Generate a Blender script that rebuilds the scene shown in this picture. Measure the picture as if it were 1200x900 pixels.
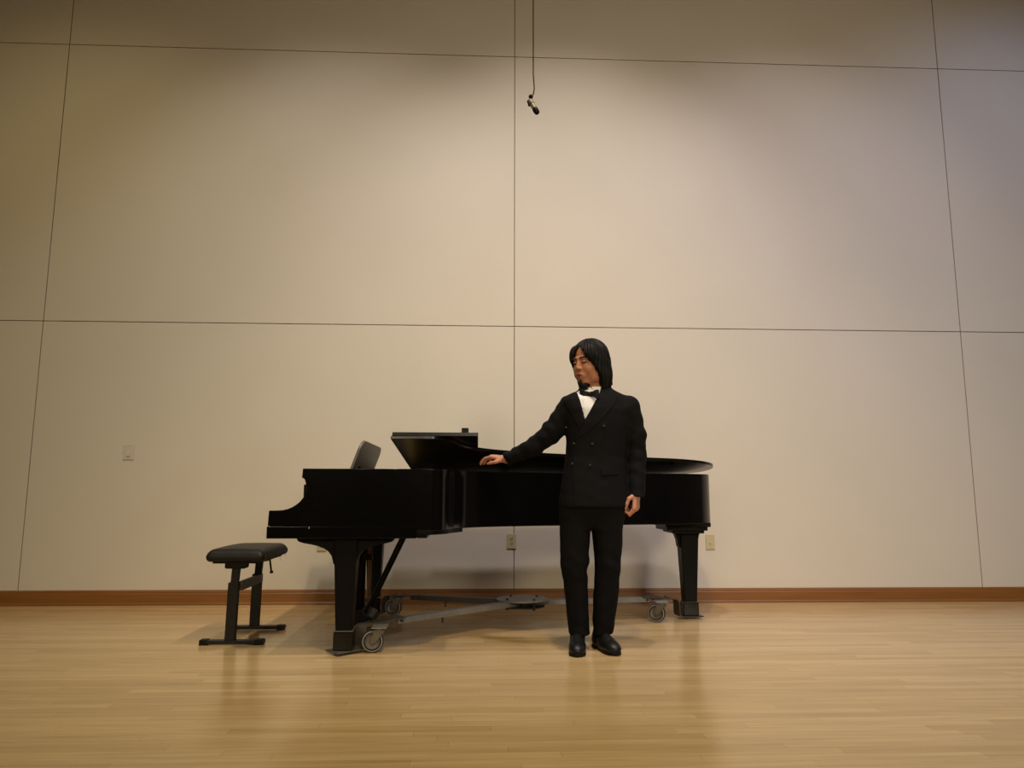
import bpy, bmesh, math, random
import numpy as np
from mathutils import Vector, Matrix
random.seed(7); np.random.seed(7)
for o in list(bpy.data.objects): bpy.data.objects.remove(o, do_unlink=True)
scene = bpy.context.scene
COL = scene.collection
R_ = math.radians

# ---------------------------------------------------------------- camera, world, light, exposure
cam_data = bpy.data.cameras.new('camera'); cam = bpy.data.objects.new('camera', cam_data); COL.objects.link(cam)
cam_data.sensor_fit = 'HORIZONTAL'; cam_data.sensor_width = 36.0; cam_data.lens = 870 / 1200 * 36.0
cam_data.clip_start = 0.05
PITCH, YAW, ROLL = .14474, .04494, .00199
_cp, _sp, _cy, _sy = math.cos(PITCH), math.sin(PITCH), math.cos(YAW), math.sin(YAW)
_fw = Vector((_sy * _cp, _cy * _cp, _sp)); _rt = Vector((_cy, -_sy, 0)); _up = _rt.cross(_fw)
_cr, _sr = math.cos(ROLL), math.sin(ROLL)
_r2 = _rt * _cr + _up * _sr; _u2 = -_rt * _sr + _up * _cr
cm = Matrix((_r2, _u2, -_fw)).transposed().to_4x4(); cm.translation = Vector((0, 0, .86))
cam.matrix_world = cm
scene.camera = cam
scene.view_settings.view_transform = 'Standard'; scene.view_settings.look = 'None'
scene.view_settings.exposure = 0.0; scene.view_settings.gamma = 1.0; scene.view_settings.use_curve_mapping = False

world = bpy.data.worlds.new('world'); scene.world = world; world.use_nodes = True
world.node_tree.nodes['Background'].inputs[0].default_value = (1.0, .86, .68, 1)
world.node_tree.nodes['Background'].inputs[1].default_value = 0.02

def spot(name, loc, target, power, size, blend, radius, color=(1, .93, .82)):
    d = bpy.data.lights.new(name, 'SPOT'); d.energy = power; d.spot_size = R_(size); d.spot_blend = blend
    d.shadow_soft_size = radius; d.color = color
    o = bpy.data.objects.new(name, d); COL.objects.link(o); o.location = loc
    o.rotation_euler = (Vector(target) - Vector(loc)).to_track_quat('-Z', 'Y').to_euler(); return o
# hall lamps and added low fill lamps behind the camera aimed at the stage wall, and downlights over the stage
def lamp(name, loc, target, rgb, size, radius=.2):
    rgb = tuple(c * k for c, k in zip(rgb, (1.08, 1.075, 1.17))); p = max(rgb); spot(name, loc, target, p * LK, size, 1.0, radius, tuple(c / p for c in rgb))
LK = 1.0
for x, rgb, tx in ((-3.0, (510, 455, 235), -3.0), (0.6, (110, 95, 75), .6), (3.0, (1000, 900, 560), 3.0)):
    lamp('hall_wash_light', (x, -2.0, 5.9), (tx, 5.98, 1.5), tuple(c * .14 for c in rgb), 75, .3)
for x, rgb, tx in ((-3.2, (470, 395, 225), -2.4), (0.6, (290, 255, 205), .6), (3.6, (850, 760, 520), 2.6)):
    lamp('low_fill_light', (x, -4.6, 3.3), (tx, 5.98, 1.7), rgb, 62, .9)  # lamps added low in front as fill for the wall below the piano
for x, rgb, sz, tz in ((-3.3, (75, 62, 25), 88, 1.0), (-1.2, (203, 192, 165), 82, 0.8), (0.7, (385, 365, 330), 82, 0.75), (2.6, (146, 143, 168), 82, 1.0), (4.8, (55, 72, 125), 100, 1.5)):
    lamp('stage_edge_light', (x, 3.45, 5.9), (x, 5.98, tz), rgb, sz, .10)
for x, rgb in ((-2.5, (115, 145, 110)), (0.7, (540, 430, 190)), (3.5, (200, 265, 290))):
    lamp('stage_down_light', (x, 1.8, 5.9), (x, 3.5, 0), tuple(c * .88 for c in rgb), 90, .15)

# ---------------------------------------------------------------- helpers
def new_obj(name, mesh, parent=None, mat=None):
    o = bpy.data.objects.new(name, mesh); COL.objects.link(o)
    if mat is not None and len(mesh.materials) == 0: mesh.materials.append(mat)
    if parent is not None:
        o.parent = parent
    return o
def tag(o, label=None, cat=None, group=None, kind=None):
    if label: o['label'] = label
    if cat: o['category'] = cat
    if group: o['group'] = group
    if kind: o['kind'] = kind
    return o
def empty(name, loc=(0, 0, 0), rz=0, parent=None):
    o = bpy.data.objects.new(name, None); COL.objects.link(o); o.location = loc; o.rotation_euler = (0, 0, rz)
    o.empty_display_size = .1
    if parent: o.parent = parent
    return o

class MB:
    """collects shapes into one mesh; coordinates are world, made relative to a base point on build"""
    def __init__(s): s.bm = bmesh.new()
    def _tf(s, vs, M):
        if M is not None: bmesh.ops.transform(s.bm, matrix=M, verts=vs)
    def box(s, lo, hi, M=None):
        vs = [s.bm.verts.new((x, y, z)) for z in (lo[2], hi[2]) for y in (lo[1], hi[1]) for x in (lo[0], hi[0])]
        for f in ((0, 2, 3, 1), (4, 5, 7, 6), (0, 1, 5, 4), (2, 6, 7, 3), (0, 4, 6, 2), (1, 3, 7, 5)):
            s.bm.faces.new([vs[i] for i in f])
        s._tf(vs, M); return s
    def prism(s, pts, a, b, axis='z', M=None):
        def P(p, h):
            return {'z': (p[0], p[1], h), 'y': (p[0], h, p[1]), 'x': (h, p[0], p[1])}[axis]
        A = [s.bm.verts.new(P(p, a)) for p in pts]; B = [s.bm.verts.new(P(p, b)) for p in pts]
        n = len(pts)
        fa = s.bm.faces.new(A); fb = s.bm.faces.new(B[::-1])
        for i in range(n): s.bm.faces.new((A[i], B[i], B[(i + 1) % n], A[(i + 1) % n]))
        s._tf(A + B, M); return s
    def ring(s, outer, inner, a, b):
        n = len(outer)
        oa = [s.bm.verts.new((p[0], p[1], a)) for p in outer]; ob = [s.bm.verts.new((p[0], p[1], b)) for p in outer]
        ia = [s.bm.verts.new((p[0], p[1], a)) for p in inner]; ib = [s.bm.verts.new((p[0], p[1], b)) for p in inner]
        for i in range(n):
            j = (i + 1) % n
            s.bm.faces.new((oa[i], oa[j], ob[j], ob[i])); s.bm.faces.new((ia[j], ia[i], ib[i], ib[j]))
            s.bm.faces.new((ob[i], ob[j], ib[j], ib[i])); s.bm.faces.new((oa[j], oa[i], ia[i], ia[j]))
        return s
    def cone(s, p, q, r1, r2=None, n=20, cap=True):
        r2 = r1 if r2 is None else r2
        p, q = Vector(p), Vector(q); d = (q - p); L = d.length
        M = Matrix.Translation((p + q) / 2) @ d.to_track_quat('Z', 'Y').to_matrix().to_4x4()
        bmesh.ops.create_cone(s.bm, cap_ends=cap, segments=n, radius1=r1, radius2=r2, depth=L, matrix=M); return s
    def sphere(s, c, r, n=16):
        M = Matrix.Translation(c) @ Matrix.Diagonal((*(r if hasattr(r, '__len__') else (r, r, r)), 1))
        bmesh.ops.create_uvsphere(s.bm, u_segments=n * 2, v_segments=n, radius=1, matrix=M); return s
    def lathe(s, prof, c, axis='z', n=32):
        rings = []
        for (r, h) in prof:
            ring = []
            for i in range(n):
                a = 2 * math.pi * i / n; u, v = r * math.cos(a), r * math.sin(a)
                ring.append(s.bm.verts.new({'z': (c[0] + u, c[1] + v, c[2] + h), 'y': (c[0] + u, c[1] + h, c[2] + v), 'x': (c[0] + h, c[1] + u, c[2] + v)}[axis]))
            rings.append(ring)
        for A, B in zip(rings, rings[1:]):
            for i in range(n):
                s.bm.faces.new((A[i], A[(i + 1) % n], B[(i + 1) % n], B[i]))
        return s
    def tube(s, pts, r, n=10):
        pts = [Vector(p) for p in pts]; rings = []
        up = Vector((0.3, 0.5, 0.8)).normalized()
        for i, p in enumerate(pts):
            t = (pts[min(i + 1, len(pts) - 1)] - pts[max(i - 1, 0)]).normalized()
            a = t.cross(up).normalized(); b = t.cross(a)
            rr = r[i] if hasattr(r, '__len__') else r
            rings.append([s.bm.verts.new(p + (a * math.cos(2 * math.pi * k / n) + b * math.sin(2 * math.pi * k / n)) * rr) for k in range(n)])
        for A, B in zip(rings, rings[1:]):
            for i in range(n): s.bm.faces.new((A[i], A[(i + 1) % n], B[(i + 1) % n], B[i]))
        s.bm.faces.new(rings[0]); s.bm.faces.new(rings[-1][::-1]); return s
    def build(s, name, mat, parent=None, base=None, bevel=0, smooth=False, seg=2, mod=None):
        if base is None:
            base = Vector((0, 0, 0))
            if parent is not None: base = WORLD[parent]
        base = Vector(base)
        bmesh.ops.recalc_face_normals(s.bm, faces=s.bm.faces[:])
        bmesh.ops.translate(s.bm, vec=-base, verts=s.bm.verts[:])
        me = bpy.data.meshes.new(name); s.bm.to_mesh(me); s.bm.free()
        if smooth:
            me.shade_smooth() if smooth is True else None
        me.materials.append(mat)
        o = new_obj(name, me, parent)
        if parent is None: o.location = base
        WORLD[o] = base
        if bevel:
            m = o.modifiers.new('bevel', 'BEVEL'); m.width = bevel; m.segments = seg; m.limit_method = 'ANGLE'; m.angle_limit = R_(30)
            m.harden_normals = False
        if smooth == 'auto':
            for p in me.polygons: p.use_smooth = True
            me.set_sharp_from_angle(angle=R_(35))
        return o
WORLD = {}
def root(name, loc):
    o = empty(name, loc); WORLD[o] = Vector(loc); return o

# ---------------------------------------------------------------- materials
def mat(name, color, rough=.5, metal=0, spec=.5, coat=0, bump=0, bscale=60, var=0, vscale=8, sheen=0):
    m = bpy.data.materials.new(name); m.use_nodes = True; nt = m.node_tree; b = nt.nodes['Principled BSDF']
    b.inputs['Base Color'].default_value = (*color, 1); b.inputs['Roughness'].default_value = rough
    b.inputs['Metallic'].default_value = metal; b.inputs['Specular IOR Level'].default_value = spec
    b.inputs['Coat Weight'].default_value = coat; b.inputs['Coat Roughness'].default_value = .08
    b.inputs['Sheen Weight'].default_value = sheen
    tc = nt.nodes.new('ShaderNodeTexCoord')
    if bump:
        n = nt.nodes.new('ShaderNodeTexNoise'); n.inputs['Scale'].default_value = bscale; n.inputs['Detail'].default_value = 5
        nt.links.new(tc.outputs['Object'], n.inputs['Vector'])
        bp = nt.nodes.new('ShaderNodeBump'); bp.inputs['Strength'].default_value = bump; bp.inputs['Distance'].default_value = .002
        nt.links.new(n.outputs['Fac'], bp.inputs['Height']); nt.links.new(bp.outputs['Normal'], b.inputs['Normal'])
    if var:
        n = nt.nodes.new('ShaderNodeTexNoise'); n.inputs['Scale'].default_value = vscale; n.inputs['Detail'].default_value = 6
        nt.links.new(tc.outputs['Object'], n.inputs['Vector'])
        cr = nt.nodes.new('ShaderNodeMix'); cr.data_type = 'RGBA'
        cr.inputs[6].default_value = (*[c * (1 - var) for c in color], 1); cr.inputs[7].default_value = (*[min(1, c * (1 + var)) for c in color], 1)
        nt.links.new(n.outputs['Fac'], cr.inputs[0]); nt.links.new(cr.outputs[2], b.inputs['Base Color'])
    return m

M_lacq = mat('black_lacquer', (.0030, .0029, .0032), .13, spec=.33, var=.3, vscale=3)
M_lacq_dull = mat('black_satin', (.0034, .0029, .0030), .36, spec=.12, var=.3, vscale=4)
M_desk = mat('music_desk_painted_sheen', (.12, .10, .083), .45, spec=.5, var=.15, vscale=10)  # black gloss desk; the grey-brown base paints in its reflection
M_steel = mat('worn_steel', (.25, .24, .235), .42, metal=.3, bump=.3, bscale=40, var=.35, vscale=25)
M_steel_dark = mat('dark_steel', (.045, .036, .031), .55, metal=.15, bump=.2, bscale=40, var=.4, vscale=25)
M_steel_mid = mat('brown_steel', (.11, .095, .078), .5, metal=.25, bump=.2, bscale=40, var=.4, vscale=25)
M_zinc = mat('zinc_steel', (.13, .11, .085), .45, metal=.3, var=.2, vscale=30)
M_rubber = mat('grey_rubber', (.010, .009, .009), .6, bump=.1)
M_tread = mat('pale_tread', (.26, .25, .24), .5, var=.15, vscale=30)
M_brass = mat('brass', (.45, .30, .12), .3, metal=.9, var=.15)
M_ivory = mat('ivory_plastic', (.50, .41, .24), .45, var=.04)
M_whiteplate = mat('grey_white_plastic', (.58, .50, .42), .5, var=.04)
M_slot = mat('slot_dark', (.03, .022, .015), .6, var=.1)
M_screw = mat('screw_metal', (.35, .3, .22), .4, metal=.7, var=.1)
M_leather = mat('black_leather', (.011, .009, .009), .5, spec=.26, bump=.35, bscale=90, var=.25, vscale=12)
M_frame = mat('black_powder_coat', (.007, .006, .0055), .45, spec=.3, var=.2)
M_frame_b = mat('grey_brown_beam', (.07, .058, .048), .45, var=.2)
M_suit = mat('black_wool', (.0056, .0052, .0064), .85, spec=.12, bump=.25, bscale=500, var=.15, vscale=20)
M_suit_t = mat('black_trouser_wool', (.0044, .0042, .0052), .85, spec=.12, bump=.25, bscale=500, var=.15, vscale=20)
M_satin = mat('black_satin_cloth', (.0048, .0042, .005), .6, spec=.2, var=.15)
M_button = mat('black_button', (.010, .0095, .0095), .5, spec=.3, var=.1)
M_shirt = mat('white_cotton', (.74, .71, .71), .8, bump=.1, bscale=300, var=.03)
M_shoe = mat('black_shoe_leather', (.006, .0055, .006), .42, spec=.35, bump=.15, bscale=80, var=.2)
M_hair = mat('black_hair', (.0062, .005, .0048), .55, spec=.15, var=.35, vscale=60)
M_micbody = mat('grey_mic_body', (.20, .18, .17), .45, metal=.2, var=.15, vscale=60)
M_black = mat('matt_black', (.004, .0035, .0035), .6, spec=.2, var=.2)
M_gold = mat('gold_bronze_plate', (.42, .27, .09), .35, metal=.8, var=.1)
M_felt = mat('spruce_board', (.45, .27, .12), .5, var=.2, vscale=10)

def wall_mat():
    m = bpy.data.materials.new('painted_panel'); m.use_nodes = True; nt = m.node_tree; b = nt.nodes['Principled BSDF']
    tc = nt.nodes.new('ShaderNodeTexCoord')
    n = nt.nodes.new('ShaderNodeTexNoise'); n.inputs['Scale'].default_value = 1.3; n.inputs['Detail'].default_value = 8
    n2 = nt.nodes.new('ShaderNodeTexNoise'); n2.inputs['Scale'].default_value = 70; n2.inputs['Detail'].default_value = 6
    nt.links.new(tc.outputs['Object'], n.inputs['Vector']); nt.links.new(tc.outputs['Object'], n2.inputs['Vector'])
    mx = nt.nodes.new('ShaderNodeMix'); mx.data_type = 'RGBA'
    mx.inputs[6].default_value = (.60, .53, .445, 1); mx.inputs[7].default_value = (.66, .585, .495, 1)
    nt.links.new(n.outputs['Fac'], mx.inputs[0]); nt.links.new(mx.outputs[2], b.inputs['Base Color'])
    b.inputs['Roughness'].default_value = .85; b.inputs['Specular IOR Level'].default_value = .2
    bp = nt.nodes.new('ShaderNodeBump'); bp.inputs['Strength'].default_value = .35; bp.inputs['Distance'].default_value = .002
    nt.links.new(n2.outputs['Fac'], bp.inputs['Height']); nt.links.new(bp.outputs['Normal'], b.inputs['Normal'])
    return m
M_wall = wall_mat()
M_gap = mat('panel_gap', (.36, .29, .21), .9, var=.1)
M_ceil = mat('ceiling_paint', (.22, .18, .14), .9, var=.04)
M_hall = mat('hall_wall_paint', (.26, .21, .16), .9, var=.04)

def floor_mat():
    m = bpy.data.materials.new('maple_strip_floor'); m.use_nodes = True; nt = m.node_tree; b = nt.nodes['Principled BSDF']
    L = nt.links.new
    tc = nt.nodes.new('ShaderNodeTexCoord')
    br = nt.nodes.new('ShaderNodeTexBrick'); br.offset = .37; br.offset_frequency = 2; br.squash = 1
    br.inputs['Scale'].default_value = 1; br.inputs['Brick Width'].default_value = .95; br.inputs['Row Height'].default_value = .0572
    br.inputs['Mortar Size'].default_value = .0007; br.inputs['Mortar Smooth'].default_value = .3; br.inputs['Bias'].default_value = 0
    br.inputs['Color1'].default_value = (.50, .325, .150, 1); br.inputs['Color2'].default_value = (.60, .41, .205, 1)
    br.inputs['Mortar'].default_value = (.33, .19, .08, 1)
    # wander the joints a little so that end joints are irregular
    sep = nt.nodes.new('ShaderNodeSeparateXYZ'); L(tc.outputs['Object'], sep.inputs[0])
    mul = nt.nodes.new('ShaderNodeMath'); mul.operation = 'MULTIPLY'; mul.inputs[1].default_value = 1 / .0572; L(sep.outputs['Y'], mul.inputs[0])
    fl = nt.nodes.new('ShaderNodeMath'); fl.operation = 'FLOOR'; L(mul.outputs[0], fl.inputs[0])
    wn = nt.nodes.new('ShaderNodeTexWhiteNoise'); wn.noise_dimensions = '1D'; L(fl.outputs[0], wn.inputs['W'])
    add = nt.nodes.new('ShaderNodeMath'); add.operation = 'MULTIPLY_ADD'; add.inputs[1].default_value = 3.0; L(wn.outputs['Value'], add.inputs[0]); L(sep.outputs['X'], add.inputs[2])
    cb = nt.nodes.new('ShaderNodeCombineXYZ'); L(add.outputs[0], cb.inputs['X']); L(sep.outputs['Y'], cb.inputs['Y'])
    L(cb.outputs[0], br.inputs['Vector'])
    mp = nt.nodes.new('ShaderNodeMapping'); mp.inputs['Scale'].default_value = (2.2, 40, 1); L(cb.outputs[0], mp.inputs['Vector'])
    n = nt.nodes.new('ShaderNodeTexNoise'); n.inputs['Scale'].default_value = 1; n.inputs['Detail'].default_value = 6; n.inputs['Roughness'].default_value = .6
    L(mp.outputs[0], n.inputs['Vector'])
    r1 = nt.nodes.new('ShaderNodeMapRange'); r1.inputs['From Min'].default_value = .3; r1.inputs['From Max'].default_value = .7
    r1.inputs['To Min'].default_value = .86; r1.inputs['To Max'].default_value = 1.1; L(n.outputs['Fac'], r1.inputs['Value'])
    mx = nt.nodes.new('ShaderNodeVectorMath'); mx.operation = 'SCALE'; L(br.outputs['Color'], mx.inputs[0]); L(r1.outputs[0], mx.inputs['Scale'])
    # darker mineral streaks in single boards
    mp2 = nt.nodes.new('ShaderNodeMapping'); mp2.inputs['Scale'].default_value = (1.1, 17.5, 1); L(cb.outputs[0], mp2.inputs['Vector'])
    n2 = nt.nodes.new('ShaderNodeTexNoise'); n2.inputs['Scale'].default_value = 1; n2.inputs['Detail'].default_value = 3; L(mp2.outputs[0], n2.inputs['Vector'])
    r2 = nt.nodes.new('ShaderNodeMapRange'); r2.inputs['From Min'].default_value = .58; r2.inputs['From Max'].default_value = .75
    r2.inputs['To Min'].default_value = 1; r2.inputs['To Max'].default_value = .78; L(n2.outputs['Fac'], r2.inputs['Value'])
    mx2 = nt.nodes.new('ShaderNodeVectorMath'); mx2.operation = 'SCALE'; L(mx.outputs[0], mx2.inputs[0]); L(r2.outputs[0], mx2.inputs['Scale'])
    L(mx2.outputs[0], b.inputs['Base Color'])
    n3 = nt.nodes.new('ShaderNodeTexNoise'); n3.inputs['Scale'].default_value = 3; n3.inputs['Detail'].default_value = 5; L(tc.outputs['Object'], n3.inputs['Vector'])
    r3 = nt.nodes.new('ShaderNodeMapRange'); r3.inputs['To Min'].default_value = .15; r3.inputs['To Max'].default_value = .25; L(n3.outputs['Fac'], r3.inputs['Value'])
    L(r3.outputs[0], b.inputs['Roughness']); b.inputs['Specular IOR Level'].default_value = .5
    bp = nt.nodes.new('ShaderNodeBump'); bp.inputs['Strength'].default_value = .12; bp.inputs['Distance'].default_value = .001
    L(r1.outputs[0], bp.inputs['Height']); L(bp.outputs['Normal'], b.inputs['Normal'])
    return m
M_floor = floor_mat()

def wood_mat(name, c1, c2, rough=.4, sc=(1.5, 20, 30)):
    m = bpy.data.materials.new(name); m.use_nodes = True; nt = m.node_tree; b = nt.nodes['Principled BSDF']; L = nt.links.new
    tc = nt.nodes.new('ShaderNodeTexCoord'); mp = nt.nodes.new('ShaderNodeMapping'); mp.inputs['Scale'].default_value = sc; L(tc.outputs['Object'], mp.inputs['Vector'])
    n = nt.nodes.new('ShaderNodeTexNoise'); n.inputs['Scale'].default_value = 1; n.inputs['Detail'].default_value = 7; L(mp.outputs[0], n.inputs['Vector'])
    mx = nt.nodes.new('ShaderNodeMix'); mx.data_type = 'RGBA'; mx.inputs[6].default_value = (*c1, 1); mx.inputs[7].default_value = (*c2, 1)
    L(n.outputs['Fac'], mx.inputs[0]); L(mx.outputs[2], b.inputs['Base Color']); b.inputs['Roughness'].default_value = rough
    return m
M_base = wood_mat('oak_baseboard', (.16, .056, .010), (.27, .102, .019), .42)

# ---------------------------------------------------------------- room shell
WY = 5.98
XL, XR, YF, ZC = -6.2, 7.2, -5.0, 6.0
m = MB(); m.box((XL, YF, -.1), (XR, WY + .1, 0)); tag(m.build('floor', M_floor), kind='structure')
m = MB(); m.box((XL, YF, ZC), (XR, WY + .1, ZC + .1)); tag(m.build('ceiling', M_ceil), kind='structure')
g = .0030
m = MB()
xs = [XL, -3.493, .287, 4.07, XR]; zs = [0.0, 2.212, 4.612, ZC]
for i in range(4):
    for j in range(3):
        x0, x1 = xs[i] + (g if i else 0), xs[i + 1] - (g if i < 3 else 0)
        z0, z1 = zs[j] + (g if j else 0), zs[j + 1] - (g if j < 2 else 0)
        m.box((x0, WY, z0), (x1, WY + .03, z1))
wb = tag(m.build('wall_back', M_wall, bevel=.0015, seg=1), kind='structure')
m = MB(); m.box((XL, WY + .02, 0), (XR, WY + .1, ZC)); tag(m.build('wall_back_core', M_gap), kind='structure')
m = MB(); m.box((XL - .1, YF, 0), (XL, WY + .1, ZC)); tag(m.build('wall_left', M_hall), kind='structure')
m = MB(); m.box((XR, YF, 0), (XR + .1, WY + .1, ZC)); tag(m.build('wall_right', M_hall), kind='structure')
m = MB(); m.box((XL, YF - .1, 0), (XR, YF, ZC)); tag(m.build('wall_front', M_hall), kind='structure')
prof = [(WY - .024, 0.0), (WY - .024, .012), (WY - .017, .02), (WY - .016, .083), (WY - .012, .09), (WY - .013, .098), (WY - .010, .106), (WY, .112), (WY, 0)]
m = MB(); m.prism(prof, XL, XR, 'x'); tag(m.build('baseboard_back', M_base), kind='structure')

# ---------------------------------------------------------------- wall plates
def outlet(cx, cz, name, label, kind):
    r = root(name, (cx, WY, cz)); tag(r, label, 'light switch' if kind == 'switch' else 'power outlet')
    w, h = (.085, .122) if kind == 'switch' else (.072, .118)
    m = MB(); m.box((cx - w / 2, WY - .007, cz - h / 2), (cx + w / 2, WY + .0002, cz + h / 2)); m.build('cover_plate', M_whiteplate if kind == 'switch' else M_ivory, r, bevel=.003)
    if kind == 'switch':
        m = MB(); m.prism([(WY - .007, cz - .034), (WY - .013, cz - .034), (WY - .0085, cz + .034), (WY - .007, cz + .034)], cx - .017, cx + .017, 'x'); m.build('rocker', M_whiteplate, r, bevel=.001)
    elif kind == 'duplex':
        for s in (-1, 1):
            m = MB(); zc = cz + s * .0195
            pts = [(cx + .0165 * math.cos(a) * (1 if abs(math.cos(a)) < .9 else 1), zc + .0145 * math.sin(a)) for a in [k * math.pi / 12 for k in range(24)]]
            m.prism(pts, WY - .0085, WY - .006, 'y'); rc_ = m.build('receptacle', M_ivory, r, bevel=.0005)
            m = MB()
            for sx in (-.0065, .0065): m = MB(); m.box((cx + sx - .003, WY - .0092, zc - .004), (cx + sx + .003, WY - .0084, zc + .0065)); m.build('slot', M_slot, rc_)
            m = MB(); m.cone((cx, WY - .0092, zc - .009), (cx, WY - .0084, zc - .009), .0028, n=10); m.build('slot', M_slot, rc_)
        m = MB(); m.cone((cx, WY - .0085, cz), (cx, WY - .006, cz), .003, n=12); m.build('screw', M_screw, r)
    elif kind == 'jack':
        m = MB(); m.cone((cx, WY - .010, cz - .008), (cx, WY - .006, cz - .008), .013, n=24); j = m.build('jack', M_ivory, r, bevel=.001)
        m = MB(); m.cone((cx, WY - .0108, cz - .008), (cx, WY - .0098, cz - .008), .004, n=12); m.build('contact', M_screw, j)
    for s in (-1, 1):
        if kind != 'duplex':
            m = MB(); m.cone((cx, WY - .0082, cz + s * .048), (cx, WY - .006, cz + s * .048), .003, n=12); m.build('screw', M_screw, r)
outlet(-2.743, 1.168, 'light_switch', 'pale grey rocker light switch on the wall left of the piano', 'switch')
outlet(.266, .478, 'power_outlet', 'ivory double power outlet straddling the centre seam of the wall', 'duplex')
outlet(1.857, .470, 'wall_jack', 'ivory jack plate on the wall behind the tail leg of the piano', 'jack')
outlet(-1.215, .462, 'power_outlet', 'ivory wall outlet just showing between bench and front piano leg', 'duplex')

# ---------------------------------------------------------------- sparse signed distance meshing (for organic shapes)
def smooth_table(keys, vals, n=160):
    keys = np.array(keys, float); vals = np.array(vals, float)
    t = np.linspace(keys[0], keys[-1], n)
    out = np.stack([np.interp(t, keys, vals[:, j]) for j in range(vals.shape[1])], 1)
    w = max(3, n // (len(keys) * 2)) | 1; ker = np.hanning(w + 2)[1:-1]; ker /= ker.sum()
    pad = w // 2
    res = np.stack([np.convolve(np.pad(out[:, j], pad, mode='edge'), ker, 'valid') for j in range(out.shape[1])], 1)
    return t, res
def cap(P, a, b, ra, rb):
    a = np.asarray(a, float); b = np.asarray(b, float); ab = b - a; L2 = float(ab @ ab) + 1e-12
    t = np.clip(((P - a) @ ab) / L2, 0, 1)
    return np.linalg.norm(P - a - t[:, None] * ab, axis=1) - (ra + (rb - ra) * t)
def ell(P, c, r, Rm=None):
    q = P - np.asarray(c, float)
    if Rm is not None: q = q @ Rm
    r = np.asarray(r, float)
    k0 = np.linalg.norm(q / r, axis=1); k1 = np.linalg.norm(q / (r * r), axis=1) + 1e-9
    return np.where(k0 < 1e-6, -r.min(), k0 * (k0 - 1) / k1)
def smin(a, b, k):
    h = np.clip(.5 + .5 * (b - a) / k, 0, 1); return b + (a - b) * h - k * h * (1 - h)
def smax(a, b, k): return -smin(-a, -b, k)
def loft(P, tab, n=2.3):
    """elliptical sections stacked in z: (z, cx, cy, rx, ry, rot)"""
    t, v = tab; z = P[:, 2]
    cx, cy, rx, ry, ro = [np.interp(z, t, v[:, j]) for j in range(5)]
    x, y = P[:, 0] - cx, P[:, 1] - cy; c, s = np.cos(ro), np.sin(ro)
    u, w = x * c + y * s, -x * s + y * c
    k = (np.abs(u / rx) ** n + np.abs(w / ry) ** n) ** (1 / n) + 1e-9
    d = np.sqrt(u * u + w * w) * (1 - 1 / k); d = np.where(k < .05, -np.minimum(rx, ry), d)
    return smax(d, np.maximum(t[0] - z, z - t[-1]), .012)
def mesh_sdf(f, lo, hi, h):
    lo = np.array(lo, float); hi = np.array(hi, float); s = 8
    nb = np.ceil((hi - lo) / (h * s)).astype(int); N = nb * s + 1
    c = np.stack(np.meshgrid(*[np.arange(n) for n in nb], indexing='ij'), -1).reshape(-1, 3)
    d = f(lo + (c + .5) * s * h)
    rad = s * h * .87 * 1.6
    V = np.ones(tuple(N), np.float32)
    inn = (d < 0)
    Vb = np.ones(tuple(nb), bool); Vb[tuple(c[inn].T)] = False
    Vf = np.where(np.repeat(np.repeat(np.repeat(Vb, s, 0), s, 1), s, 2), 1, -1).astype(np.float32)
    V[:-1, :-1, :-1] = Vf; del Vf
    act = c[np.abs(d) < rad]
    off = np.stack(np.meshgrid(*[np.arange(s + 1)] * 3, indexing='ij'), -1).reshape(-1, 3)
    for k in range(0, len(act), 400):
        idx = (act[k:k + 400, None, :] * s + off[None]).reshape(-1, 3)
        V[tuple(idx.T)] = f(lo + idx * h)
    I = V < 0
    cnt = np.zeros(tuple(N - 1), np.int8)
    for a in (0, 1):
        for b in (0, 1):
            for e in (0, 1): cnt += I[a:N[0] - 1 + a, b:N[1] - 1 + b, e:N[2] - 1 + e]
    cells = np.argwhere((cnt > 0) & (cnt < 8)); del cnt
    cid = -np.ones(tuple(N - 1), np.int32); cid[tuple(cells.T)] = np.arange(len(cells))
    acc = np.zeros((len(cells), 3)); num = np.zeros(len(cells))
    cor = [(a, b, e) for a in (0, 1) for b in (0, 1) for e in (0, 1)]
    for p in cor:
        for ax in range(3):
            if p[ax]: continue
            q = list(p); q[ax] = 1
            va = V[tuple((cells + p).T)]; vb = V[tuple((cells + q).T)]
            mk = (va < 0) != (vb < 0); t = va[mk] / (va[mk] - vb[mk])
            pt = np.tile(np.array(p, float), (mk.sum(), 1)); pt[:, ax] += t
            acc[mk] += pt; num[mk] += 1
    verts = lo + (cells + acc / num[:, None]) * h
    faces = []
    for ax in range(3):
        A = I; sl = [slice(None)] * 3; sl2 = [slice(None)] * 3; sl[ax] = slice(0, -1); sl2[ax] = slice(1, None)
        e = np.argwhere(A[tuple(sl)] != A[tuple(sl2)])
        u, v = (ax + 1) % 3, (ax + 2) % 3
        ok = (e[:, u] > 0) & (e[:, v] > 0) & (e[:, u] < N[u] - 1) & (e[:, v] < N[v] - 1); e = e[ok]
        q = []
        for du, dv in ((1, 1), (0, 1), (0, 0), (1, 0)):
            cc = e.copy(); cc[:, u] -= du; cc[:, v] -= dv; q.append(cid[tuple(cc.T)])
        q = np.stack(q, 1); fl = I[tuple(e.T)]
        q[~fl] = q[~fl][:, ::-1]
        faces.append(q)
    F = np.concatenate(faces); F = F[(F >= 0).all(1)]
    return verts, F
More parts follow.
